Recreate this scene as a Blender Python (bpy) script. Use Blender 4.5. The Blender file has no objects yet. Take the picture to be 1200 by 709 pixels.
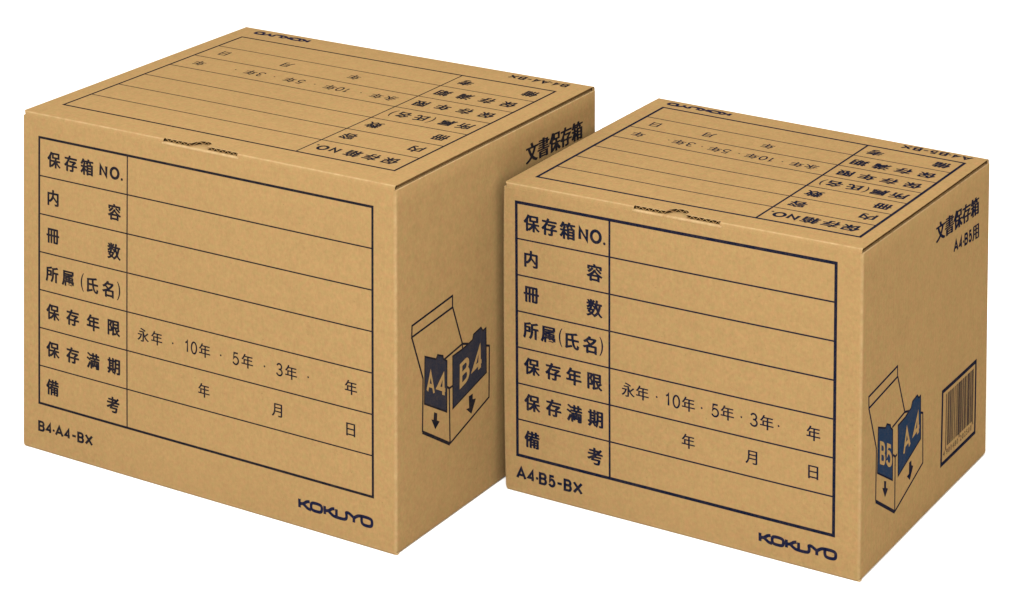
import bpy, bmesh, math, random
from mathutils import Vector
from mathutils.geometry import tessellate_polygon
random.seed(7)
scene = bpy.context.scene
col = scene.collection

# ------------------------------------------------------------------ camera
cam = bpy.data.cameras.new('camera')
camo = bpy.data.objects.new('camera', cam)
col.objects.link(camo)
scene.camera = camo
F, CX, CY = 3019.39, 603.07, -607.60                 # shift-lens view camera, in 1200-wide pixels
cam.sensor_fit = 'HORIZONTAL'
cam.sensor_width = 36.0
cam.lens = 36.0 * F / 1200.0
cam.shift_x = -(CX - 600.0) / 1200.0
cam.shift_y = (CY - 354.5) / 1200.0
cam.clip_start, cam.clip_end = 0.05, 100.0
camo.location = (0, 0, 0.93492)
from mathutils import Matrix
PITCH, ROLL = 0.0516176, 0.0027266
fwd = Vector((0, math.cos(PITCH), -math.sin(PITCH)))
up0 = Vector((0, math.sin(PITCH), math.cos(PITCH)))
rt0 = Vector((1, 0, 0))
rt = rt0 * math.cos(ROLL) + up0 * math.sin(ROLL)
up = -rt0 * math.sin(ROLL) + up0 * math.cos(ROLL)
camo.rotation_euler = Matrix((rt, up, -fwd)).transposed().to_euler()

# ------------------------------------------------------------------ light: white tent + one softbox
world = bpy.data.worlds.new('World')
scene.world = world
world.use_nodes = True
bg = world.node_tree.nodes['Background']
bg.inputs[0].default_value = (1.0, 0.94, 0.865, 1)
bg.inputs[1].default_value = 1.5

def softbox(name, loc, target, size, power, colr):
    l = bpy.data.lights.new(name, 'AREA')
    l.shape = 'SQUARE'; l.size = size; l.energy = power; l.color = colr
    o = bpy.data.objects.new(name, l); col.objects.link(o)
    o.location = loc
    o.rotation_euler = (Vector(target) - Vector(loc)).to_track_quat('-Z', 'Y').to_euler()
    return o
softbox('softbox', (-0.28, 0.74, 1.78), (0.15, 2.05, 0.2), 1.0, 74.0, (0.99, 1.0, 1.0))

vs = scene.view_settings
vs.view_transform = 'Standard'
vs.look = 'None'
vs.exposure = 0.0
vs.gamma = 1.0
vs.use_curve_mapping = False

# ------------------------------------------------------------------ materials
def new_mat(name, matte=False):
    m = bpy.data.materials.new(name); m.use_nodes = True
    nt = m.node_tree
    for n in list(nt.nodes): nt.nodes.remove(n)
    out = nt.nodes.new('ShaderNodeOutputMaterial')
    b = nt.nodes.new('ShaderNodeBsdfDiffuse' if matte else 'ShaderNodeBsdfPrincipled')
    nt.links.new(b.outputs[0], out.inputs[0])
    return m, nt, b

def N(nt, t, **kw):
    n = nt.nodes.new(t)
    for k, v in kw.items(): setattr(n, k, v)
    return n

def noise(nt, vec, scale, detail=3.0, rough=0.55):
    n = N(nt, 'ShaderNodeTexNoise')
    n.inputs['Scale'].default_value = scale
    n.inputs['Detail'].default_value = detail
    n.inputs['Roughness'].default_value = rough
    nt.links.new(vec, n.inputs['Vector'])
    return n.outputs['Fac']

def mathn(nt, op, a, b=None, c=None):
    n = N(nt, 'ShaderNodeMath', operation=op)
    for i, v in enumerate((a, b, c)):
        if v is None: continue
        if isinstance(v, (int, float)): n.inputs[i].default_value = v
        else: nt.links.new(v, n.inputs[i])
    return n.outputs[0]

KR = (0.211, 0.1335, 0.0560)
def kraft(name, axis, tint=(1, 1, 1), flute=0.10):
    """brown kraft liner: mottled fibre colour, faint washboard from the flutes, scuffed folds"""
    m, nt, b = new_mat(name, True)
    tc = N(nt, 'ShaderNodeTexCoord')
    mp = N(nt, 'ShaderNodeMapping')
    nt.links.new(tc.outputs['Object'], mp.inputs[0])
    mp.inputs['Scale'].default_value = (1, 1, 1)
    v = mp.outputs[0]
    fine = noise(nt, v, 330, 4, 0.65)
    mid = noise(nt, v, 90, 4, 0.6)
    big = noise(nt, v, 9, 3, 0.5)
    st = N(nt, 'ShaderNodeMapping')                       # fibre streaks along the paper's run
    nt.links.new(tc.outputs['Object'], st.inputs[0])
    st.inputs['Scale'].default_value = (900, 900, 300) if axis != 'T' else (900, 160, 900)
    streak = noise(nt, st.outputs[0], 1.0, 2, 0.5)
    s1 = mathn(nt, 'MULTIPLY_ADD', mathn(nt, 'SUBTRACT', fine, 0.5), 0.38, 1.0)
    s2 = mathn(nt, 'MULTIPLY_ADD', mathn(nt, 'SUBTRACT', mid, 0.5), 0.20, s1)
    s3 = mathn(nt, 'MULTIPLY_ADD', mathn(nt, 'SUBTRACT', big, 0.5), 0.10, s2)
    s4 = mathn(nt, 'MULTIPLY_ADD', mathn(nt, 'SUBTRACT', streak, 0.5), 0.16, s3)
    # dark specks of recycled fibre
    speck = noise(nt, v, 650, 1, 0.5)
    sp = mathn(nt, 'GREATER_THAN', speck, 0.76)
    s5 = mathn(nt, 'MULTIPLY_ADD', sp, -0.22, s4)
    base = N(nt, 'ShaderNodeMix', data_type='RGBA')
    base.inputs[6].default_value = (KR[0] * tint[0] * 1.07, KR[1] * tint[1] * .95, KR[2] * tint[2] * 1.0, 1)
    base.inputs[7].default_value = (KR[0] * tint[0] * .95, KR[1] * tint[1] * 1.05, KR[2] * tint[2] * 0.98, 1)
    hue = mathn(nt, 'MULTIPLY_ADD', noise(nt, v, 230, 3, 0.6), 1.7, -0.35); hue.node.use_clamp = True
    nt.links.new(hue, base.inputs[0])
    mul = N(nt, 'ShaderNodeVectorMath', operation='SCALE')
    nt.links.new(base.outputs[2], mul.inputs[0]); nt.links.new(s5, mul.inputs['Scale'])
    # scuffed fold: the liner cracks lighter along the creases; painted highlight on wall rims
    at = N(nt, 'ShaderNodeAttribute', attribute_name='wear')
    wn = noise(nt, v, 160, 3, 0.6)
    wf = mathn(nt, 'MULTIPLY', at.outputs['Fac'], mathn(nt, 'MULTIPLY_ADD', wn, 1.7, -0.35))
    wf.node.use_clamp = True
    wm = N(nt, 'ShaderNodeMix', data_type='RGBA')
    nt.links.new(wf, wm.inputs[0]); nt.links.new(mul.outputs[0], wm.inputs[6])
    wm.inputs[7].default_value = (0.34, 0.245, 0.135, 1)
    nt.links.new(wm.outputs[2], b.inputs['Color'])
    b.inputs['Roughness'].default_value = 0.2
    # relief
    sep = N(nt, 'ShaderNodeSeparateXYZ'); nt.links.new(tc.outputs['Object'], sep.inputs[0])
    src = sep.outputs[1] if axis == 'Y' else sep.outputs[0]
    wob = mathn(nt, 'MULTIPLY_ADD', noise(nt, v, 14, 2, 0.5), 0.004, src)
    wave = mathn(nt, 'SINE', mathn(nt, 'MULTIPLY', wob, 2 * math.pi / 0.0048))
    h = mathn(nt, 'MULTIPLY_ADD', wave, flute, mathn(nt, 'MULTIPLY', fine, 0.5))
    h2 = mathn(nt, 'MULTIPLY_ADD', mid, 0.6, h)
    h3 = mathn(nt, 'MULTIPLY_ADD', noise(nt, v, 22, 3, 0.5), 2.2, h2)
    bp = N(nt, 'ShaderNodeBump')
    bp.inputs['Strength'].default_value = 0.55
    bp.inputs['Distance'].default_value = 0.00022
    nt.links.new(h3, bp.inputs['Height'])
    nt.links.new(bp.outputs[0], b.inputs['Normal'])
    return m

# (the ink keeps a trace of the brown in worn spots)
def ink(name, c, worn=0.14):
    """flexo ink soaked into kraft: a little of the brown shows through"""
    m, nt, b = new_mat(name, True)
    tc = N(nt, 'ShaderNodeTexCoord')
    f = noise(nt, tc.outputs['Object'], 700, 3, 0.7)
    g = noise(nt, tc.outputs['Object'], 120, 2, 0.5)
    k = mathn(nt, 'MULTIPLY', mathn(nt, 'SUBTRACT', mathn(nt, 'ADD', f, mathn(nt, 'MULTIPLY', g, 0.5)), 0.66), worn * 3)
    k.node.use_clamp = True
    mx = N(nt, 'ShaderNodeMix', data_type='RGBA')
    nt.links.new(k, mx.inputs[0])
    mx.inputs[6].default_value = (*c, 1)
    mx.inputs[7].default_value = (KR[0] * .55 + c[0] * .3, KR[1] * .55 + c[1] * .3, KR[2] * .55 + c[2] * .3, 1)
    nt.links.new(mx.outputs[2], b.inputs['Color'])
    b.inputs['Roughness'].default_value = 0.2
    return m

M_X = kraft('kraft_liner_front', 'X')
M_T = kraft('kraft_liner_lid', 'T')
M_Y = kraft('kraft_liner_side', 'Y')
M_MED = kraft('kraft_fluting', 'X', (0.66, 0.60, 0.56), 0.0)  # shade between the lid liners painted into its brown
M_IN = kraft('kraft_cut_edge', 'X', (1.12, 1.12, 1.12), 0.0)
INK = [ink('charcoal_ink', (0.0055, 0.006, 0.010)), ink('navy_ink', (0.003, 0.005, 0.014))]
FILL = [ink('charcoal_fill_ink', (0.015, 0.016, 0.024), 0.12), ink('navy_fill_ink', (0.009, 0.020, 0.043), 0.12)]
LOGO = ink('blue_logo_ink', (0.004, 0.006, 0.020), 0.12)

wm_, nt_, b_ = new_mat('white_paper_sweep')
tc_ = N(nt_, 'ShaderNodeTexCoord')
f_ = noise(nt_, tc_.outputs['Object'], 40, 3, 0.5)
cr_ = N(nt_, 'ShaderNodeMix', data_type='RGBA')
cr_.inputs[6].default_value = (0.86, 0.86, 0.86, 1); cr_.inputs[7].default_value = (0.90, 0.90, 0.90, 1)
nt_.links.new(f_, cr_.inputs[0]); nt_.links.new(cr_.outputs[2], b_.inputs['Base Color'])
b_.inputs['Roughness'].default_value = 0.8
M_WHITE = wm_

# ------------------------------------------------------------------ mesh helpers
class MB:
    def __init__(s): s.v = []; s.f = []; s.w = []; s.mi = []
    def vert(s, p, wear=0.0): s.v.append(p); s.w.append(wear); return len(s.v) - 1
    def face(s, idx, mi=0): s.f.append(tuple(idx)); s.mi.append(mi)
    def grid(s, rows, wears=None, mi=0, flip=False):
        """rows: list of equally long lists of points"""
        ids = []
        for r, row in enumerate(rows):
            ids.append([s.vert(p, wears[r][c] if wears else 0.0) for c, p in enumerate(row)])
        for r in range(len(ids) - 1):
            for c in range(len(ids[0]) - 1):
                q = (ids[r][c], ids[r][c + 1], ids[r + 1][c + 1], ids[r + 1][c])
                s.face(q[::-1] if flip else q, mi)
    def build(s, name, mats, warp=None, parent=None, smooth=True):
        me = bpy.data.meshes.new(name)
        me.from_pydata([tuple(warp(*p)) if warp else tuple(p) for p in s.v], [], s.f)
        for m in (mats if isinstance(mats, (list, tuple)) else [mats]): me.materials.append(m)
        me.polygons.foreach_set('material_index', s.mi)
        me.polygons.foreach_set('use_smooth', [smooth] * len(s.f))
        if any(s.w):
            a = me.attributes.new('wear', 'FLOAT', 'POINT')
            a.data.foreach_set('value', s.w)
        me.update()
        o = bpy.data.objects.new(name, me); col.objects.link(o)
        if parent: o.parent = parent
        return o

# ------------------------------------------------------------------ glyphs (built-in font, turned into meshes)
_gl = {}
def glyph(ch, off=0.0):
    key = (ch, off)
    if key not in _gl:
        cu = bpy.data.curves.new('t', 'FONT'); cu.body = ch; cu.size = 1.0; cu.offset = off
        cu.resolution_u = 4; cu.fill_mode = 'FRONT'
        o = bpy.data.objects.new('t', cu); col.objects.link(o)
        dg = bpy.context.evaluated_depsgraph_get()
        me = o.evaluated_get(dg).to_mesh()
        vs_ = [(v.co.x, v.co.y) for v in me.vertices]
        fs_ = [tuple(p.vertices) for p in me.polygons]
        o.evaluated_get(dg).to_mesh_clear()
        bpy.data.objects.remove(o); bpy.data.curves.remove(cu)
        x = [v[0] for v in vs_] or [0]; y = [v[1] for v in vs_] or [0]
        _gl[key] = (vs_, fs_, (min(x), min(y), max(x), max(y)))
    return _gl[key]

def _arc(cx, cy, rx, ry, a0, a1, k=14):
    return [(cx + rx * math.cos(math.radians(a0 + (a1 - a0) * i / k)), cy + ry * math.sin(math.radians(a0 + (a1 - a0) * i / k))) for i in range(k + 1)]
# grotesque capitals and figures as centre lines in a box of height 1: (width, strokes)
GROT = {
    'A': (0.80, [[(-.03, 0), (.40, 1), (.83, 0)], [(.13, .33), (.67, .33)]]),
    'B': (0.66, [[(.30, 0), (0, 0), (0, 1), (.36, 1)] + _arc(.40, .76, .22, .24, 90, -90, 8)[0:] + [(.0, .52)], [(.40, .52)] + _arc(.42, .26, .24, .26, 90, -90, 10) + [(.28, 0)]]),
    'N': (0.70, [[(0, 0), (0, 1), (.70, 0), (.70, 1)]]),
    'O': (0.86, [_arc(.43, .5, .43, .5, 90, 450, 36)]),
    'X': (0.76, [[(-.03, 0), (.79, 1)], [(-.03, 1), (.79, 0)]]),
    '0': (0.58, [_arc(.29, .5, .29, .5, 90, 450, 32)]),
    '1': (0.30, [[(.30, 0), (.30, 1), (.20, .88), (.0, .80)]]),
    '3': (0.60, [_arc(.28, .755, .26, .245, 160, -60, 14) + [(.36, .53), (.22, .53)], [(.34, .53)] + _arc(.29, .27, .31, .27, 70, -165, 16)]),
    '4': (0.64, [[(.48, 0), (.48, 1), (0, .28), (.64, .28)]]),
    '5': (0.60, [[(.54, 1), (.12, 1), (.05, .50)] + _arc(.28, .33, .31, .33, 128, -155, 18)]),
    '-': (0.46, [[(-.08, .46), (.54, .46)]]),
}
def ribbon(pts, w, cap=True):
    closed = (abs(pts[0][0] - pts[-1][0]) + abs(pts[0][1] - pts[-1][1])) < 1e-4 and len(pts) > 3
    P = [Vector(p) for p in (pts[:-1] if closed else pts)]
    n = len(P); L = []; R = []
    for i in range(n):
        a = P[i - 1] if (i > 0 or closed) else None
        b = P[(i + 1) % n] if (i < n - 1 or closed) else None
        d1 = (P[i] - a).normalized() if a is not None else (b - P[i]).normalized()
        d2 = (b - P[i]).normalized() if b is not None else d1
        n1 = Vector((-d1.y, d1.x)); m = n1 + Vector((-d2.y, d2.x))
        m = m.normalized() if m.length > 1e-4 else n1
        k = (w / 2) / max(0.42, m.dot(n1))
        L.append(P[i] + m * k); R.append(P[i] - m * k)
    return [tuple(v) for v in L + R], [(i, n + i, n + (i + 1) % n, (i + 1) % n) for i in (range(n) if closed else range(n - 1))]
def grot_text(text, sw, gap=0.16, cjk=1.12):
    """string of stroke letters (kanji from the built-in font), height 1; returns verts (x, y, layer), faces, box"""
    V = []; Fc = []; x = 0.0; lay = 0
    for ch in text:
        if ch in GROT:
            w, st = GROT[ch]
            for p in st:
                p = [(x + sw / 2 + a * (w - sw) / w if w > sw else x + a, sw / 2 + b * (1 - sw)) for a, b in p]
                vs_, fs_ = ribbon(p, sw); lay += 1; o = len(V)
                V += [(a, b, lay) for a, b in vs_]; Fc += [tuple(i + o for i in f) for f in fs_]
            x += w + gap
        elif ch == '\u00b7':
            r_ = sw * 0.55; c = (x + 0.06, 0.42); o = len(V)
            V += [(c[0] + r_ * math.cos(i * .6283), c[1] + r_ * math.sin(i * .6283), 0) for i in range(10)]; Fc.append(tuple(range(o, o + 10)))
            x += 0.12 + gap
        else:
            vs_, fs_, (x0, y0, x1, y1) = glyph(ch, 0.006); k = cjk / (y1 - y0)
            for q in (-1, 0, 1):
                lay += 1; o = len(V)
                V += [(x + (a - x0) * k + q * sw * .28, (b - y0) * k - (cjk - 1) / 2, lay) for a, b in vs_]; Fc += [tuple(i + o for i in f) for f in fs_]
            x += (x1 - x0) * k + gap
    xs = [v[0] for v in V]
    return V, Fc, (min(xs), 0.0, max(xs), 1.0)

class Print:
    """flat print on one face: 2-D marks in millimetres, mapped onto the panel"""
    def __init__(s, facefn): s.fn = facefn; s.mb = MB(); s.lay = 0
    def _off(s):
        s.lay += 1
        return 0.07 + 0.004 * (s.lay % 20)
    def add(s, pts, faces, off=None):
        o = s._off() if off is None else off
        ids = [s.mb.vert(s.fn(q[0], q[1], o + (0.003 * q[2] if len(q) > 2 else 0))) for q in pts]
        for f in faces: s.mb.face([ids[i] for i in f])
    def char(s, ch, cx, cy, em=None, w=None, h=None, bold=0.0):
        vs_, fs_, (x0, y0, x1, y1) = glyph(ch, bold)
        sx = (w / (x1 - x0)) if w else em
        sy = (h / (y1 - y0)) if h else (em if em else sx)
        mx, my = (x0 + x1) / 2, (y0 + y1) / 2
        s.add([(cx + (x - mx) * sx, cy + (y - my) * sy) for x, y in vs_], fs_)
    def grot(s, tx, q, sw, off=None, gap=0.16):
        V, Fc, (x0, y0, x1, y1) = grot_text(tx, sw, gap)
        P = []
        for x, y, l in V:
            a = (x - x0) / (x1 - x0); b = y
            P.append(tuple((1 - a) * (1 - b) * q[0][i] + a * (1 - b) * q[1][i] + a * b * q[2][i] + (1 - a) * b * q[3][i] for i in (0, 1)) + (l,))
        s.add(P, Fc, off)
    def grot_box(s, tx, cx, cy, w, h, sw, gap=0.16):
        s.grot(tx, [(cx - w / 2, cy - h / 2), (cx + w / 2, cy - h / 2), (cx + w / 2, cy + h / 2), (cx - w / 2, cy + h / 2)], sw, gap=gap)
    def quad(s, ch, q, bold=0.0, off=None):
        """q: bl, br, tr, tl corners for the ink box of the text"""
        vs_, fs_, (x0, y0, x1, y1) = glyph(ch, bold)
        P = []
        for x, y in vs_:
            a = (x - x0) / (x1 - x0); b = (y - y0) / (y1 - y0)
            P.append(tuple((1 - a) * (1 - b) * q[0][i] + a * (1 - b) * q[1][i] + a * b * q[2][i] + (1 - a) * b * q[3][i] for i in (0, 1)))
        s.add(P, fs_, off)
    def dot(s, cx, cy, r):
        n = 10
        s.add([(cx + r * math.cos(6.2832 * i / n), cy + r * math.sin(6.2832 * i / n)) for i in range(n)], [tuple(range(n))])
    def rect(s, x0, y0, x1, y1, step=10.0):
        nx = max(1, int(math.ceil((x1 - x0) / step))); ny = max(1, int(math.ceil((y1 - y0) / step)))
        P = [(x0 + (x1 - x0) * i / nx, y0 + (y1 - y0) * j / ny) for j in range(ny + 1) for i in range(nx + 1)]
        s.add(P, [(j * (nx + 1) + i, j * (nx + 1) + i + 1, (j + 1) * (nx + 1) + i + 1, (j + 1) * (nx + 1) + i) for j in range(ny) for i in range(nx)])
    def poly(s, pts, off=None):
        tris = tessellate_polygon([[Vector((x, y, 0)) for x, y in pts]])
        out = []
        for t in tris:
            a, b, c = (pts[i] for i in t)
            ar = (b[0] - a[0]) * (c[1] - a[1]) - (b[1] - a[1]) * (c[0] - a[0])
            out.append(t if ar > 0 else t[::-1])
        s.add(pts, out, off)
    def stroke(s, pts, w, round_=False):
        closed = (abs(pts[0][0] - pts[-1][0]) + abs(pts[0][1] - pts[-1][1])) < 0.3 and len(pts) > 3
        P = [Vector(p) for p in (pts[:-1] if closed else pts)]
        n = len(P); L = []; R = []
        for i in range(n):
            a = P[i - 1] if (i > 0 or closed) else None
            b = P[(i + 1) % n] if (i < n - 1 or closed) else None
            d1 = (P[i] - a).normalized() if a is not None else None
            d2 = (b - P[i]).normalized() if b is not None else None
            if d1 is None: d1 = d2
            if d2 is None: d2 = d1
            n1 = Vector((-d1.y, d1.x)); n2 = Vector((-d2.y, d2.x))
            m = (n1 + n2)
            m = m.normalized() if m.length > 1e-4 else n1
            k = (w / 2) / max(0.45, m.dot(n1))
            L.append(P[i] + m * k); R.append(P[i] - m * k)
        pts2 = [tuple(v) for v in L] + [tuple(v) for v in R]
        rng = range(n) if closed else range(n - 1)
        s.add(pts2, [(i, n + i, n + (i + 1) % n, (i + 1) % n) for i in rng])
    def build(s, name, mat, parent, label=None):
        o = s.mb.build(name, mat, None, parent, smooth=False)
        if label: o['label'] = label
        return o

def smooth_path(pts, it=2):
    """round a polyline's corners (Chaikin), keeping its ends"""
    closed = abs(pts[0][0] - pts[-1][0]) + abs(pts[0][1] - pts[-1][1]) < 0.3 and len(pts) > 3
    P = list(pts)
    for _ in range(it):
        Q = []
        n = len(P) - 1
        for i in range(n):
            a, b = P[i], P[i + 1]
            Q.append((a[0] * .75 + b[0] * .25, a[1] * .75 + b[1] * .25))
            Q.append((a[0] * .25 + b[0] * .75, a[1] * .25 + b[1] * .75))
        if closed: Q.append(Q[0])
        else: Q = [P[0]] + Q[1:-1] + [P[-1]]
        P = Q
    return P

LOGO_PATHS = [
    [(288.2, 23.3), (288.3, 16.4)],
    [(288.4, 19.6), (291.6, 20.0), (293.6, 21.2), (295.2, 22.6), (298.2, 23.2)],
    [(291.8, 20.0), (294.2, 18.6), (296.2, 17.2), (299.4, 16.9)],
    [(299.4, 20.2), (299.8, 22.4), (301.8, 23.2), (307.0, 23.2), (309.6, 22.4), (310.0, 20.2), (309.6, 17.8), (307.6, 16.9), (301.8, 16.9), (299.8, 17.8), (299.4, 20.2)],
    [(312.6, 23.3), (312.7, 16.8)],
    [(312.8, 19.9), (316.0, 20.2), (318.0, 21.6), (319.6, 22.8), (322.0, 23.3)],
    [(316.2, 20.2), (318.6, 18.6), (320.8, 17.3), (324.6, 17.0), (330.0, 17.0), (332.8, 17.6), (333.6, 19.4), (333.4, 21.6), (333.0, 23.0), (335.2, 23.4), (337.6, 22.2), (340.4, 20.6)],
    [(323.8, 23.4), (323.9, 17.4)],
    [(340.4, 20.6), (340.4, 16.9)],
    [(340.6, 20.6), (343.0, 22.4), (345.4, 23.5), (350.0, 23.8), (355.0, 23.7), (357.3, 22.8), (357.6, 20.4), (357.2, 18.2), (355.0, 17.2), (350.4, 17.1), (348.2, 18.0), (347.6, 20.2), (347.8, 22.6), (346.6, 23.7)],
]
DIAG = [{"lines":[[[80.3,179.6],[22.0,174.3],[21.5,165.3],[80.3,170.2],[80.3,179.6]],[[21.5,165.3],[37.3,127.1],[36.5,84.6]],[[80.6,170.0],[94.9,135.5],[94.9,132.0]],[[68.1,132.2],[94.9,135.7],[103.7,132.8]],[[72.2,108.4],[75.1,106.2],[80.1,106.4]],[[75.1,106.2],[76.3,61.1]],[[131.6,122.0],[136.2,120.2],[135.6,77.7],[76.3,60.8]]],"thick":[[[36.5,84.6],[76.3,60.5]]],"f1":[[40.0,143.8],[56.0,136.4],[58.1,139.1],[66.0,135.6],[66.5,133.1],[71.8,129.5],[71.5,88.4],[39.2,106.4]],"f2":[[80.3,130.5],[94.8,131.4],[104.3,132.7],[110.1,133.9],[111.7,137.8],[123.1,139.8],[126.0,136.2],[130.9,136.9],[131.5,99.7],[80.5,87.9]],"a1":[[53.0,94.7],[57.5,92.2],[57.2,86.6],[61.0,84.3],[54.7,80.3],[49.1,90.3],[52.2,88.8]],"a2":[[104.4,89.3],[110.4,89.4],[110.4,84.8],[115.1,83.8],[108.6,73.5],[100.4,80.1],[104.9,79.6]],"t":[["A",[[42.1,114.4],[53.8,108.2],[53.9,126.0],[42.2,132.8]]],["4",[[55.0,108.1],[69.0,100.8],[69.0,120.1],[55.0,127.4]]],["B",[[90.4,99.8],[105.3,103.7],[105.4,123.7],[90.7,120.3]]],["4",[[107.5,101.9],[123.7,105.4],[123.7,125.9],[107.6,122.2]]]]},{"lines":[[[68.8,144.2],[13.5,138.8],[13.9,129.8],[69.1,135.7],[68.8,144.2]],[[13.8,129.9],[29.0,93.2],[28.9,51.9]],[[69.5,135.6],[84.7,102.2]],[[59.8,98.7],[84.7,102.1],[92.6,100.2]],[[62.5,76.0],[66.4,73.0],[70.2,73.5]],[[66.4,73.0],[67.2,29.1]],[[118.4,89.8],[122.3,88.2],[124.4,46.7],[67.2,28.9]]],"thick":[[[28.9,51.9],[67.2,28.7]]],"f1":[[32.2,108.5],[46.4,103.1],[49.1,105.2],[55.9,102.0],[56.9,99.4],[60.8,96.4],[61.8,56.1],[31.4,73.2]],"f2":[[71.4,96.2],[85.8,97.6],[92.6,99.8],[97.5,100.8],[100.2,105.3],[110.0,106.9],[113.1,103.9],[117.1,104.3],[118.8,68.4],[72.9,55.1]],"a1":[[44.9,61.9],[49.1,60.0],[48.9,54.9],[52.8,52.8],[47.2,48.0],[41.6,57.6],[45.1,56.2]],"a2":[[95.4,57.5],[99.8,57.8],[100.6,53.5],[104.0,51.7],[97.5,42.7],[91.3,47.8],[95.4,48.6]],"t":[["B",[[35.9,78.7],[46.7,73.0],[46.1,91.7],[35.6,96.9]]],["5",[[47.7,73.0],[60.3,66.0],[59.6,84.8],[47.7,91.2]]],["A",[[82.7,67.2],[97.1,70.1],[96.2,89.7],[82.0,86.6]]],["4",[[100.7,70.8],[115.3,73.9],[114.3,92.9],[99.9,89.8]]]]}]

EAN_L = ['0001101', '0011001', '0010011', '0111101', '0100011', '0110001', '0101111', '0111011', '0110111', '0001011']
EAN_P = ['LLLLLL', 'LLGLGG', 'LLGGLG', 'LLGGGL', 'LGLLGG', 'LGGLLG', 'LGGGLL', 'LGLGLG', 'LGLGGL', 'LGGLGL']
def ean13(d12):
    d = [int(c) for c in d12]
    d.append((10 - sum(x * (3 if i % 2 else 1) for i, x in enumerate(d)) % 10) % 10)
    s = '101'
    for x, p in zip(d[1:7], EAN_P[d[0]]):
        L = EAN_L[x]; R = ''.join('1' if c == '0' else '0' for c in L)
        s += L if p == 'L' else R[::-1]
    s += '01010'
    for x in d[7:]: s += ''.join('1' if c == '0' else '0' for c in EAN_L[x])
    return s + '101', ''.join(map(str, d))

# ------------------------------------------------------------------ setting: white paper sweep
fb = MB()
prof = [(-3.0, 0.0), (0.0, 0.0), (2.0, 0.0), (4.5, 0.0)]
for i in range(1, 13):
    a = math.pi / 2 * i / 12
    prof.append((4.5 + 1.5 * math.sin(a), 1.5 - 1.5 * math.cos(a)))
prof.append((6.0, 4.5))
fb.grid([[(x, y, z) for x in (-6, -3, 0, 3, 6)] for y, z in prof])
fl = fb.build('floor', M_WHITE)
fl['kind'] = 'structure'
fl['label'] = 'seamless white paper floor curving up behind the boxes'

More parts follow.
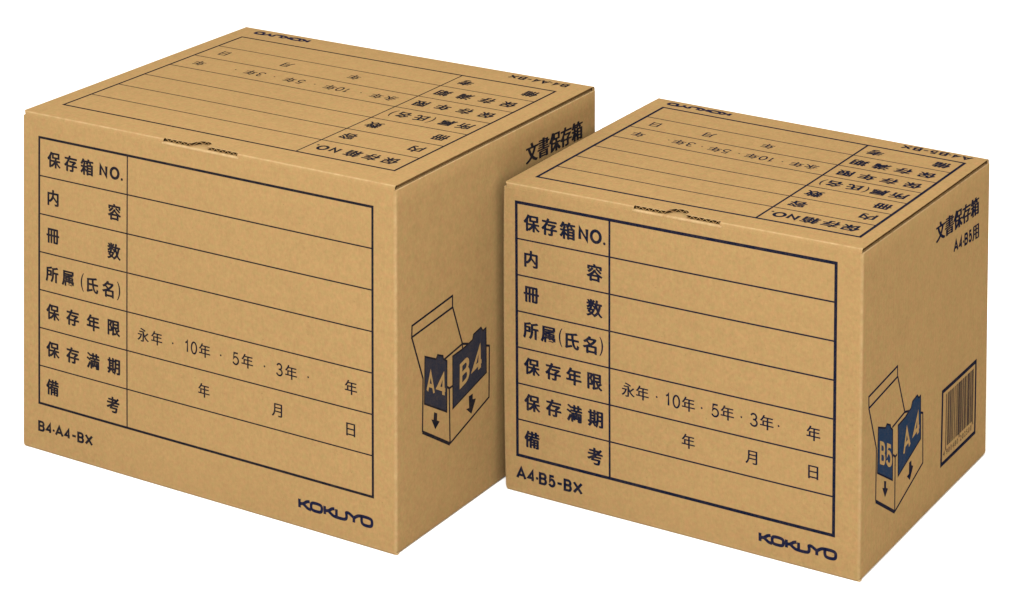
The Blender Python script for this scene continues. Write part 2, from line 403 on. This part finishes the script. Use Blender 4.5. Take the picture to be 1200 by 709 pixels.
# ------------------------------------------------------------------ one storage box
BOXES = [
    dict(loc=(-0.41518, 2.14859), yaw=-0.5434, W=380.15, D=314.82, H=291.0,
         C={'FBL': [-2.36, 1.02, 0.0], 'FBR': [381.07, -0.57, 0.0], 'BBR': [380.15, 314.82, 0.0], 'BBL': [0.0, 314.82, 0.0], 'FTL': [1.19, 0.0, 290.54], 'FTR': [379.93, 0.0, 290.94], 'BTL': [0.48, 314.82, 291.25], 'BTR': [379.28, 314.82, 291.44]},
         label='larger brown cardboard document box with A4 and B4 folders drawn on its side',
         tab=(18.2, 41.5, 358.4, 270.9), div=113.8, lw=(2.0, 1.0, 1.15),
         top=(376.9, 1.0, 30.3, 1.095, 1.0),
         code=('B4\u00b7A4-BX', 16.9, 77.0, 21.6, 9.3), logo=(1, 1, 0, 0),
         lab=[('保', 34.5, 253), ('存', 52.8, 253), ('箱', 70.5, 253), ('N', 88.3, 253, 8.8, 10.4), ('O', 100.3, 253, 10.6, 10.8), ('.', 108.0, 249),
              ('内', 33.6, 220.4), ('容', 100.2, 220.2), ('冊', 33.4, 187.6), ('数', 99.9, 187.0),
              ('所', 32.5, 154.6), ('属', 49.9, 154.4), ('(', 65.8, 154.4, 3.4, 15.6), ('氏', 76.8, 154.0), ('名', 93.5, 154.0), (')', 105.0, 154.4, 3.4, 15.6),
              ('保', 33.4, 122.2), ('存', 55.2, 122), ('年', 77.5, 122), ('限', 99.9, 122.2),
              ('保', 33.4, 89.8), ('存', 55.2, 89.6), ('満', 77.5, 89.5), ('期', 99.7, 89.8), ('備', 32.9, 57.0), ('考', 98.8, 56.8)],
         val=[('永', 130.9, 122.7), ('年', 145.1, 122.8), ('・', 161.8, 122.2), ('1', 176.0, 122.8, 3.2, 10.4), ('0', 183.6, 122.8, 6.6, 10.8), ('年', 194.4, 122.8),
              ('・', 210.8, 122.4), ('5', 225.9, 122.8, 6.6, 10.6), ('年', 237.4, 123), ('・', 254.5, 122.6), ('3', 269.2, 123, 6.6, 10.8), ('年', 280.6, 123),
              ('・', 297.2, 122.9), ('年', 338.0, 123.2), ('年', 193.6, 89.6), ('月', 266.7, 89.5), ('日', 337.7, 89.5)],
         title=[(195.1, 253.9), (291.2, 251.2), (291.2, 267.4), (195.3, 270.4)],
         sub=('B4\u00b7A4用', [(234.0, 233.4), (292.0, 231.0), (292.0, 242.0), (234.0, 244.2)]),
         slot=(151.5, 227.0, [(151.5, 2.6), (178.0, 2.8), (179.6, 8.5), (182.0, 11.6), (186.5, 13.2), (191.0, 12.4), (194.2, 9.8), (194.6, 2.9), (227.0, 2.6)])),
    dict(loc=(-0.00555, 2.07071), yaw=-0.54125, W=314.42, D=267.78, H=256.74,
         C={'FBL': [1.37, -0.81, 0.0], 'FBR': [313.98, 1.02, 0.0], 'BBR': [314.12, 267.61, 0.0], 'BBL': [0.0, 267.78, 0.0], 'FTL': [-1.6, 0.0, 255.34], 'FTR': [314.72, 0.0, 258.18], 'BTL': [0.66, 267.78, 258.63], 'BTR': [314.58, 267.78, 254.7]},
         label='smaller brown cardboard document box with a framed barcode on its side',
         tab=(11.3, 31.4, 292.6, 241.9), div=97.6, lw=(2.5, 1.15, 1.7),
         top=(312.9, 1.0125, 23.8, 1.041, 0.92),
         code=('A4\u00b7B5-BX', 9.9, 72.6, 16.6, 10.3), logo=(0.922, 0.95, -35.0, -3.3),
         lab=[('保', 25.7, 226.8), ('存', 42.2, 226.6), ('箱', 59.1, 226.5), ('N', 73.8, 226.4, 9.2, 11.3), ('O', 85.2, 226.4, 11.0, 11.7), ('.', 93.0, 222),
              ('内', 25.0, 197), ('容', 84.0, 196.8), ('冊', 25.2, 167.6), ('数', 83.9, 167.7),
              ('所', 24.6, 137.8), ('属', 40.8, 137.7), ('(', 52.6, 137.8, 3.4, 15.4), ('氏', 63.2, 137), ('名', 79.6, 137.1), (')', 90.2, 137.8, 3.4, 15.4),
              ('保', 25.4, 108), ('存', 45.4, 108), ('年', 64.8, 108), ('限', 84.2, 107.8),
              ('保', 25.6, 77.8), ('存', 45.8, 78), ('満', 65.2, 77.7), ('期', 84.7, 77.6), ('備', 25.1, 47.1), ('考', 84.1, 46.6)],
         val=[('永', 114.6, 107.5), ('年', 127.4, 107.6), ('・', 140.3, 107.3), ('1', 149.9, 107.4, 3.4, 10.6), ('0', 157.8, 107.3, 6.8, 11.0), ('年', 168.4, 107.3),
              ('・', 180.1, 106.9), ('5', 191.9, 107.4, 6.8, 10.8), ('年', 202.4, 107.6), ('・', 214.5, 107.1), ('3', 225.2, 107.2, 6.8, 11.0), ('年', 236.2, 107.2),
              ('・', 246.2, 106.8), ('年', 275.3, 107.2), ('年', 168.3, 77.5), ('月', 223.2, 77.1), ('日', 275.4, 76.9)],
         title=[(146.2, 218.8), (243.0, 216.4), (242.6, 231.7), (146.1, 234.5)],
         sub=('A4\u00b7B5用', [(184.5, 199.5), (243.6, 196.3), (243.3, 207.5), (184.8, 209.6)]),
         slot=(119.5, 195.0, [(119.5, 2.6), (146.5, 2.8), (147.6, 7.6), (150.4, 11.6), (155.5, 13.2), (160.2, 12.4), (163.6, 9.8), (164.2, 2.9), (195.0, 2.6)])),
]

RV, RB, T = 2.0, 1.7, 3.0       # radii of the vertical and bottom folds, board thickness (mm)
ZT = 3.8                        # the walls stop this far under the top surface of the lid
RF = 1.7                        # radius of the fold between front wall and lid
LT = 3.4                        # lid board thickness

def build_box(n, B):
    W, D, H, C = B['W'], B['D'], B['H'], B['C']
    root = bpy.data.objects.new('storage_box', None); col.objects.link(root)
    root.empty_display_size = 0.1
    root.location = (B['loc'][0], B['loc'][1], 0.0)
    root.rotation_euler = (0, 0, B['yaw'])
    dy_ = 0.8 if n == 0 else -0.3
    root['label'] = B['label']; root['category'] = 'cardboard box'
    root['group'] = 'brown cardboard document boxes'
    ph = 1.7 * n
    def warp(x, y, z):
        if z < 3.5:                                  # bottom corners rounded off by handling
            q = (3.5 - z) ** 2 / 3.5 * 0.45
            if x < 3.5: x += q * (1 - max(x, 0) / 3.5)
            elif x > W - 3.5: x -= q * .8 * (1 - max(W - x, 0) / 3.5)
        s, t, h = x / W, y / D, z / H
        r = [0, 0, 0]
        for k, ws in (('FBL', (1 - s) * (1 - t) * (1 - h)), ('FBR', s * (1 - t) * (1 - h)), ('BBR', s * t * (1 - h)), ('BBL', (1 - s) * t * (1 - h)),
                      ('FTL', (1 - s) * (1 - t) * h), ('FTR', s * (1 - t) * h), ('BTR', s * t * h), ('BTL', (1 - s) * t * h)):
            for i in range(3): r[i] += ws * C[k][i]
        cs, ct, ch = [max(0.0, 4 * q * (1 - q)) for q in (s, t, h)]
        if n == 1 and s < .5: r[0] -= (.5 - s) * 2 * 8.5 * (ct * ch) ** 0.36  # unseen left face swollen into the gap to keep light out
        r[0] += (s - .5) * 2 * (0.9 * ct * ch + 0.25 * math.sin(5 * t + 4 * h + ph) * ct)
        r[1] += (t - .5) * 2 * (0.8 * cs * ch + 0.22 * math.sin(6 * s + 3 * h + ph) * cs)
        r[2] += max(0, h - .6) / .4 * (0.25 * math.sin(7 * s + ph) * ct * cs - 0.5 * cs * ct)
        return (r[0] / 1000, r[1] / 1000, r[2] / 1000)
    # ---- walls: each panel carries half of the rounded fold at both its ends
    def wall_path(which, inset):
        """plan outline of one wall, offset inwards; returns (x, y, wear)"""
        out = []
        RC = {270: (1.3, 2.6), 0: (2.6, 1.3), 90: (1.3, 1.3), 180: (1.3, 1.3)}
        mid = {'front': 270, 'right': 0, 'back': 90, 'left': 180}[which]
        ra, rb = RC[mid]
        (ax, ay), (bx, by) = {'front': ((ra, ra), (W - rb, rb)), 'right': ((W - ra, ra), (W - rb, D - rb)),
              'back': ((W - ra, D - ra), (rb, D - rb)), 'left': ((ra, D - ra), (rb, rb))}[which]
        ea, eb = max(ra - inset, 0.15), max(rb - inset, 0.15)
        if ra - inset < 0.15:
            k_ = inset + 0.15 - ra; dxa, dya = {270: (k_, k_), 0: (-k_, k_), 90: (-k_, -k_), 180: (k_, -k_)}[mid]; ax += dxa; ay += dya
        if rb - inset < 0.15:
            k_ = inset + 0.15 - rb; dxb, dyb = {270: (-k_, k_), 0: (-k_, -k_), 90: (k_, -k_), 180: (k_, k_)}[mid]; bx += dxb; by += dyb
        def arc(cx, cy, a0, a1, r, k=5):
            for i in range(k + 1):
                a = math.radians(a0 + (a1 - a0) * i / k)
                yield (cx + r * math.cos(a), cy + r * math.sin(a))
        A = list(arc(ax, ay, mid - 45, mid, ea)); Bq = list(arc(bx, by, mid, mid + 45, eb))
        L = math.hypot(bx - ax, by - ay); k = int(L / 13)
        for i, p in enumerate(A): out.append((*p, 0.45 * (1 - i / 5)))
        for i in range(1, k):
            out.append((A[-1][0] + (Bq[0][0] - A[-1][0]) * i / k, A[-1][1] + (Bq[0][1] - A[-1][1]) * i / k, 0))
        for i, p in enumerate(Bq): out.append((*p, 0.45 * i / 5))
        return out
    def wall(which, name, mat):
        mb = MB(); rows = []; wr = []
        def add(z, inset, wv=0.0):
            P = wall_path(which, inset)
            rows.append([(x, y, z) for x, y, w in P]); wr.append([max(w, wv) for x, y, w in P])
        for i in range(5):
            a = math.radians(90 * i / 4)
            add(RB - RB * math.cos(a), RB - RB * math.sin(a), 0.2)
        add(3.6, 0)
        nz = int((H - ZT) / 13)
        for i in range(1, nz + 1):
            add(3.6 + (H - ZT - 0.5 - 3.6) * i / nz, 0)
        if which == 'front': add(H - ZT + .02, 0)
        else: add(H - ZT - .1, 0.25, 0.9); add(H - ZT, 0.6, 0.9);  # lighter colour paints the highlight along the wall's top rim
        add(H - ZT, T - 0.4, 0.0); add(H - ZT - 0.4, T, 0.0); add(H - 40, T, 0.0); add(RB + 2, T, 0.0)
        mb.grid(rows, wr)
        return mb.build(name, mat, warp, root)
    front = wall('front', 'front_panel', M_X)
    side = wall('right', 'side_panel', M_Y)
    left = wall('left', 'side_panel', M_Y)
    back = wall('back', 'back_panel', M_X)
    mb = MB()
    nx, ny = 12, 10
    mb.grid([[(RB + (W - 2 * RB) * i / nx, RB + (D - 2 * RB) * j / ny, 0.0) for i in range(nx + 1)] for j in range(ny + 1)], flip=True)
    mb.grid([[(T + (W - 2 * T) * i / nx, T + (D - 2 * T) * j / ny, T) for i in range(nx + 1)] for j in range(ny + 1)])
    mb.build('bottom_panel', M_X, warp, root)
    # bottom flap corner peeping out at the front right fold
    mb = MB()
    fx, fy, a, b2 = W - 3.4, 0.9, 4.2, 3.0
    mb.grid([[(fx, fy, z), (fx + a, fy, z), (fx + a, fy + b2, z), (fx, fy + b2, z), (fx, fy, z)] for z in (0.05, 1.5)], [[.8] * 5] * 2)
    i0 = mb.vert((fx, fy, 1.5), .8); i1 = mb.vert((fx + a, fy, 1.5), .8); i2 = mb.vert((fx + a, fy + b2, 1.5), .8); i3 = mb.vert((fx, fy + b2, 1.5), .8)
    mb.face((i0, i1, i2, i3))
    mb.build('bottom_flap', M_IN, warp, root, smooth=False)

    # ---- lid: two liners with fluted medium between, folded down at front and back, slot on the front fold
    s0, s1, sp = B['slot']
    def slot_v(u):
        for (ua, va), (ub, vb) in zip(sp, sp[1:]):
            if ua <= u <= ub: return va + (vb - va) * (u - ua) / max(1e-6, ub - ua)
        return 2.6
    U0, U1 = 0.5, W - 0.35
    base_u = [U0 + (U1 - U0) * i / 60 for i in range(61)]
    def cols(a, b):
        c = sorted({a, b} | {u for u in base_u if a + .5 < u < b - .5})
        return c
    slot_cols = sorted({s0 + (s1 - s0) * i / 60 for i in range(61)} | {p[0] for p in sp})
    def vline(v0):
        return [v0 + (D - ZT - v0) * i / 24 for i in range(25)]
    def lid_cols(us, slot):
        rows = []; wr = []
        for u in us:
            e = 0.0
            P = []; w = []
            if slot:
                v0 = slot_v(u)
                P += [(u, v0 + 0.05, H - 0.32), (u, v0, H - 0.1), (u, v0 + 0.15, H)]; w += [.9, .9, .4]
                P += [(u, v, H) for v in vline(v0 + 1.0)]
                w += [0] * 25
            else:
                for i in range(7):
                    a = math.radians(90 * i / 6)
                    v = RF - RF * math.cos(a)
                    z = H - RF + RF * math.sin(a) if i else H - ZT
                    cut = 2.2 * (1 - i / 6)                       # corners nibbled by handling
                    uu = min(max(u, U0 + cut), U1 - cut * 0.2)
                    P.append((uu, v, z)); w.append([0.0, .1, .35, .8, .5, .1, .0][i])
                P += [(u, v, H) for v in vline(ZT + 1.2)]; w += [0] * 25
            for i in range(1, 6):
                a = math.radians(90 * i / 5)
                cut = 1.6 * i / 5
                uu = min(max(u, U0 + cut), U1 - cut * .3)
                P.append((uu, D - ZT + ZT * math.sin(a), H - ZT + ZT * math.cos(a))); w.append(.3)
            if slot: pass
            rows.append(P); wr.append(w)
        return rows, wr
    mb = MB()
    for us, sl in ((cols(U0, s0), False), (slot_cols, True), (cols(s1, U1), False)):
        r, w = lid_cols(us, sl)
        mb.grid(r, w, flip=True)
    # cut edges of the outer liner, right and left
    for ue, fl_ in ((U1, True), (U0, False)):
        vv = [2.4 + (D - 4.8) * i / 60 for i in range(61)]
        jag = [0.08 * math.sin(i * 1.9) + random.uniform(-.06, .06) for i in range(61)]
        mb.grid([[(ue, v, H) for v in vv], [(ue + (j if fl_ else -j) - 0.05, v, H - 0.30) for v, j in zip(vv, jag)],
                 [(ue - 9 if fl_ else ue + 9, v, H - 0.30) for v in vv]], [[.35] * 61] * 3, flip=not fl_)
    for ue, fl_ in ((U1 - .5, True), (U0 + .6, False)):          # board closing the folded ends
        c = mb.vert((ue, D - ZT, H - ZT)); ring = [mb.vert((ue, D - ZT + (ZT - .1) * math.sin(math.radians(18 * i)), H - ZT + (ZT - .1) * math.cos(math.radians(18 * i)))) for i in range(6)]
        e = mb.vert((ue, D - ZT - 1, H - .2)); g = mb.vert((ue, D - ZT - 1, H - ZT))
        F_ = [(c, ring[i], ring[i + 1]) for i in range(5)] + [(g, e, ring[0], c)]
        for f in F_: mb.face(f if not fl_ else f[::-1])
    lid = mb.build('lid', M_T, warp, root)
    # inner liner
    mb = MB()
    def liner(us, slot, z):
        rows = []
        for u in us:
            v0 = (slot_v(u) + 0.2) if slot else ZT
            rows.append([(u, v, z) for v in vline(v0)[:-1] + [D - 0.9]])
        return rows
    UR = U1 - 1.3
    for z, fl_ in ((H - LT, False), (H - LT + 0.28, True)):
        for us, sl in ((cols(U0 + .2, s0), False), (slot_cols, True), (cols(s1, UR), False)):
            us = [min(max(u, U0 + .2), UR) for u in us]
            mb.grid(liner(us, sl, z), flip=fl_)
    vv = [2.4 + (D - 4.8) * i / 60 for i in range(61)]
    mb.grid([[(UR, v, H - LT + .28) for v in vv], [(UR, v, H - LT) for v in vv]], [[.5] * 61] * 2)
    mb.build('inner_liner', M_IN, warp, lid, smooth=False)
    # fluted medium: a real wave sheet, seen in the slot and along the cut edge
    mb = MB()
    zc, amp, pit = H - LT / 2, (LT - 0.28 - 0.32) / 2 - 0.3, 5.6
    nU = int((U1 - 1.6) / 0.6)
    rows = []
    for i in range(nU + 1):
        u = U0 + .8 + (U1 - 1.3 - U0 - .8) * i / nU
        v0 = slot_v(u) + 0.35 if s0 <= u <= s1 else ZT + 0.6
        z = zc + amp * math.sin(2 * math.pi * u / pit)
        rows.append([(u, v0 + (D - 1.2 - v0) * (j / 10) ** 2, z) for j in range(11)])
    mb.grid(rows)
    for a_, b_ in ((s0, s1),):                       # cut end of the medium, showing in the slot
        us = [a_ + .4 + (b_ - a_ - .8) * i / 150 for i in range(151)]
        mb.grid([[(u, slot_v(u) + .12, zc + amp * math.sin(2 * math.pi * u / pit) + dz) for u in us] for dz in (-.3, .3)], mi=1)
        for i in range(150):
            pass
    # crushed flute standing behind the right cut edge
    rows = []
    for i in range(121):
        v = 2.6 + (D - 5.4) * i / 120
        j = random.uniform(-.25, .25); sag = 0.25 * math.sin(v * .09 + ph)
        g = .5 * math.sin(v * .023 + 1 + ph) + .35 * math.sin(v * .11)
        rows.append([(U1 - 8.0 + j * .6, v, H - .33), (U1 - 2.2 + j + sag * 2, v, zc + .25 * j + g * .8 + .22), (U1 - 2.2 + j + sag * 2, v, zc + .25 * j + g * .8 - .22), (U1 - 8.0, v, H - LT + .3)])
    mb.grid(rows, flip=True)
    mb.build('fluting', [M_MED, M_IN], warp, lid, smooth=False)
    # tongue of the front wall passing under the slot
    mb = MB()
    rows = []; wr = []
    ts = [s0 - 1.5 + (s1 - s0 + 3) * i / 40 for i in range(41)]
    for u in ts:
        e = 0.25 * math.sin(u * .35 + ph)
        up_ = 0.25 * math.exp(-((u - (sp[2][0] + sp[6][0]) / 2) / 10) ** 2)
        ve = max(1.6, slot_v(min(max(u, s0), s1)) - 0.5)
        rows.append([(u, -0.08, H - 4.6), (u, -0.22, H - 3.6), (u, -.05, H - 3.0), (u, 0.35, H - 2.65), (u, 1.1, H - 2.5), (u, ve, H - 2.55), (u, ve + 1.2, H - 3.6), (u, 26, H - 3.65)])
        wr.append([.1, .8, 1, .9, .3, 0, 0, 0])
    mb.grid(rows, wr, flip=True)
    mb.build('locking_tongue', M_T, warp, front)

    # ---- print
    def fF(x, y, o): return warp(x, -o, y)
    fT = lambda x, y, o: warp(x, y, H + o)
    fS = lambda x, y, o: warp(W + o, x, y)
    x0, y0, x1, y1 = B['tab']; lo, li, ld = B['lw']; xd = B['div']
    A, sx, vb, sv, sm = B['top']
    def topmap(x, y, o):
        v = vb + (y1 - y) * sv if y >= y0 else vb + (y1 - y0) * sv + (y0 - y) * sm
        return fT(A - (x - 0) * sx + (0 if n == 0 else x0 * (sx - 1)), v, o)
    ik = INK[n]
    for face, fn, par in (('front', fF, front), ('top', topmap, lid)):
        P = Print(fn)
        h = lo / 2
        P.rect(x0 - h, y1 - h, x1 + h, y1 + h); P.rect(x0 - h, y0 - h, x1 + h, y0 + h)
        P.rect(x0 - h, y0 + h, x0 + h, y1 - h); P.rect(x1 - h, y0 + h, x1 + h, y1 - h)
        for k in range(1, 7):
            y = y0 + (y1 - y0) * k / 7
            P.rect(x0 + h, y - li / 2, xd - ld / 2, y + li / 2); P.rect(xd + ld / 2, y - li / 2, x1 - h, y + li / 2)
        P.rect(xd - ld / 2, y0 + h, xd + ld / 2, y1 - h)
        P.build('ruled_form', ik, par)
        for a, b in ((0, 6), (6, 7), (7, 8), (8, 9), (9, 10), (10, 16), (16, 20), (20, 24), (24, 25), (25, 26)):
            P = Print(fn)
            for it in B['lab'][a:b]:
                if it[0] == '.': P.dot(it[1], it[2] + dy_, 1.15)
                elif it[0] in 'NO': P.grot_box(it[0], it[1], it[2] + dy_, it[3], it[4], 0.205)
                elif len(it) == 5: P.char(it[0], it[1], it[2] + dy_, w=it[3], h=it[4], bold=0.0)
                else:
                    for dx, dq in ((-0.36 - .08 * n, .12), (0.0, -.2), (0.0, .2), (0.36 + .08 * n, -.12)): P.char(it[0], it[1] + dx, it[2] + dy_ + dq, em=14.2 + .4 * n, bold=0.010)
            P.build('row_heading', ik, par)
        for a, b in ((0, 2), (2, 3), (3, 6), (6, 7), (7, 9), (9, 10), (10, 12), (12, 13), (13, 14), (14, 15), (15, 16), (16, 17)):
            P = Print(fn)
            for it in B['val'][a:b]:
                if it[0] == '・': P.dot(it[1], it[2] + dy_, 0.8)
                elif len(it) == 5: P.grot_box(it[0], it[1], it[2] + dy_, it[3], it[4], 0.125)
                else:
                    for dx in (-.17, .17): P.char(it[0], it[1] + dx, it[2] + dy_, em=12.2, bold=0.006)
            P.build('date_mark', ik, par)
        P = Print(fn)
        tx, a, b, cy, hh = B['code']
        P.grot_box(tx, (a + b) / 2, cy, b - a, hh, 0.20, gap=0.085)
        P.build('size_lettering', ik, par)
        P = Print(fn)
        kx, ky, ox, oy = B['logo']
        for q in LOGO_PATHS:
            q = smooth_path(q, 2) if len(q) > 2 else q
            P.stroke([((357.6 - (357.6 - x) * ((0.865, .93)[n] if face == 'top' else 1)) * kx + ox - (1.3 if face == 'top' else 0), y * ky + oy + (2.0 if face == 'top' else 0)) for x, y in q], 2.9 if face == 'top' else 2.5)
        P.build('logo_lettering', LOGO, par)
    # side print
    P = Print(fS)
    tq = B['title']
    for k, ch in enumerate('文書保存箱'):
        a, b = (k + .03) / 5, (k + .97) / 5
        L = lambda p, q, t: (p[0] + (q[0] - p[0]) * t, p[1] + (q[1] - p[1]) * t)
        for dx in (-0.95, -0.5, 0.0, 0.5, 0.95):
            qq = [L(tq[0], tq[1], a), L(tq[0], tq[1], b), L(tq[3], tq[2], b), L(tq[3], tq[2], a)]
            P.quad(ch, [(x + dx, y) for x, y in qq], bold=0.010)
    P.build('title_lettering', ik, side)
    P = Print(fS)
    P.grot(B['sub'][0], B['sub'][1], 0.20, gap=0.10)
    P.build('size_lettering', ik, side)
    d = DIAG[n]
    P = Print(fS)
    for l in d['lines']: P.stroke(l, 1.75)
    for l in d['thick']: P.stroke(l, 2.6)
    for f in ('f1', 'f2'): P.stroke(d[f] + [d[f][0]], 1.3)
    P.build('folder_box_drawing', ik, side)
    for f, o in (('f1', 0.06), ('f2', 0.06)):
        P = Print(fS); P.poly(d[f], o); P.build('folder_drawing', FILL[n], side)
    for f in ('a1', 'a2'):
        P = Print(fS); P.poly(d[f]); P.build('arrow', ik, side)
    for a in (0, 2):
        P = Print(fS)
        for c, q in d['t'][a:a + 2]: P.grot(c, q, 0.17, off=0.2)
        P.build('folder_lettering', M_Y, side)
    if n == 1:
        P = Print(fS)
        bx0, by0, bx1, by1, bt = 162.8, 27.8, 241.8, 92.2, 3.3
        P.rect(bx0, by0, bx1, by0 + bt); P.rect(bx0, by1 - bt, bx1, by1)
        P.rect(bx0, by0 + bt, bx0 + bt, by1 - bt); P.rect(bx1 - bt, by0 + bt, bx1, by1 - bt)
        bits, digits = ean13('490148020250')
        ux0, ux1 = 172.5, 235.0
        mw = (ux1 - ux0) / len(bits)
        i = 0
        while i < len(bits):
            j = i
            while j < len(bits) and bits[j] == bits[i]: j += 1
            if bits[i] == '1':
                guard = i < 3 or i > 91 or 45 <= i < 50
                P.rect(ux0 + i * mw, 38.5 if guard else 41.5, ux0 + j * mw, 86.0)
            i = j
        P.char(digits[0], 170.2, 37.0, w=2.8, h=4.6)
        for k in range(6):
            P.char(digits[1 + k], ux0 + (6.5 + 7 * k) * mw, 36.6, w=2.7 if digits[1 + k] != '1' else 1.4, h=4.6)
            P.char(digits[7 + k], ux0 + (53.5 + 7 * k) * mw, 36.6, w=2.7 if digits[7 + k] != '1' else 1.4, h=4.6)
        P.build('barcode', ik, side)
    return root

for n_, B_ in enumerate(BOXES):
    build_box(n_, B_)
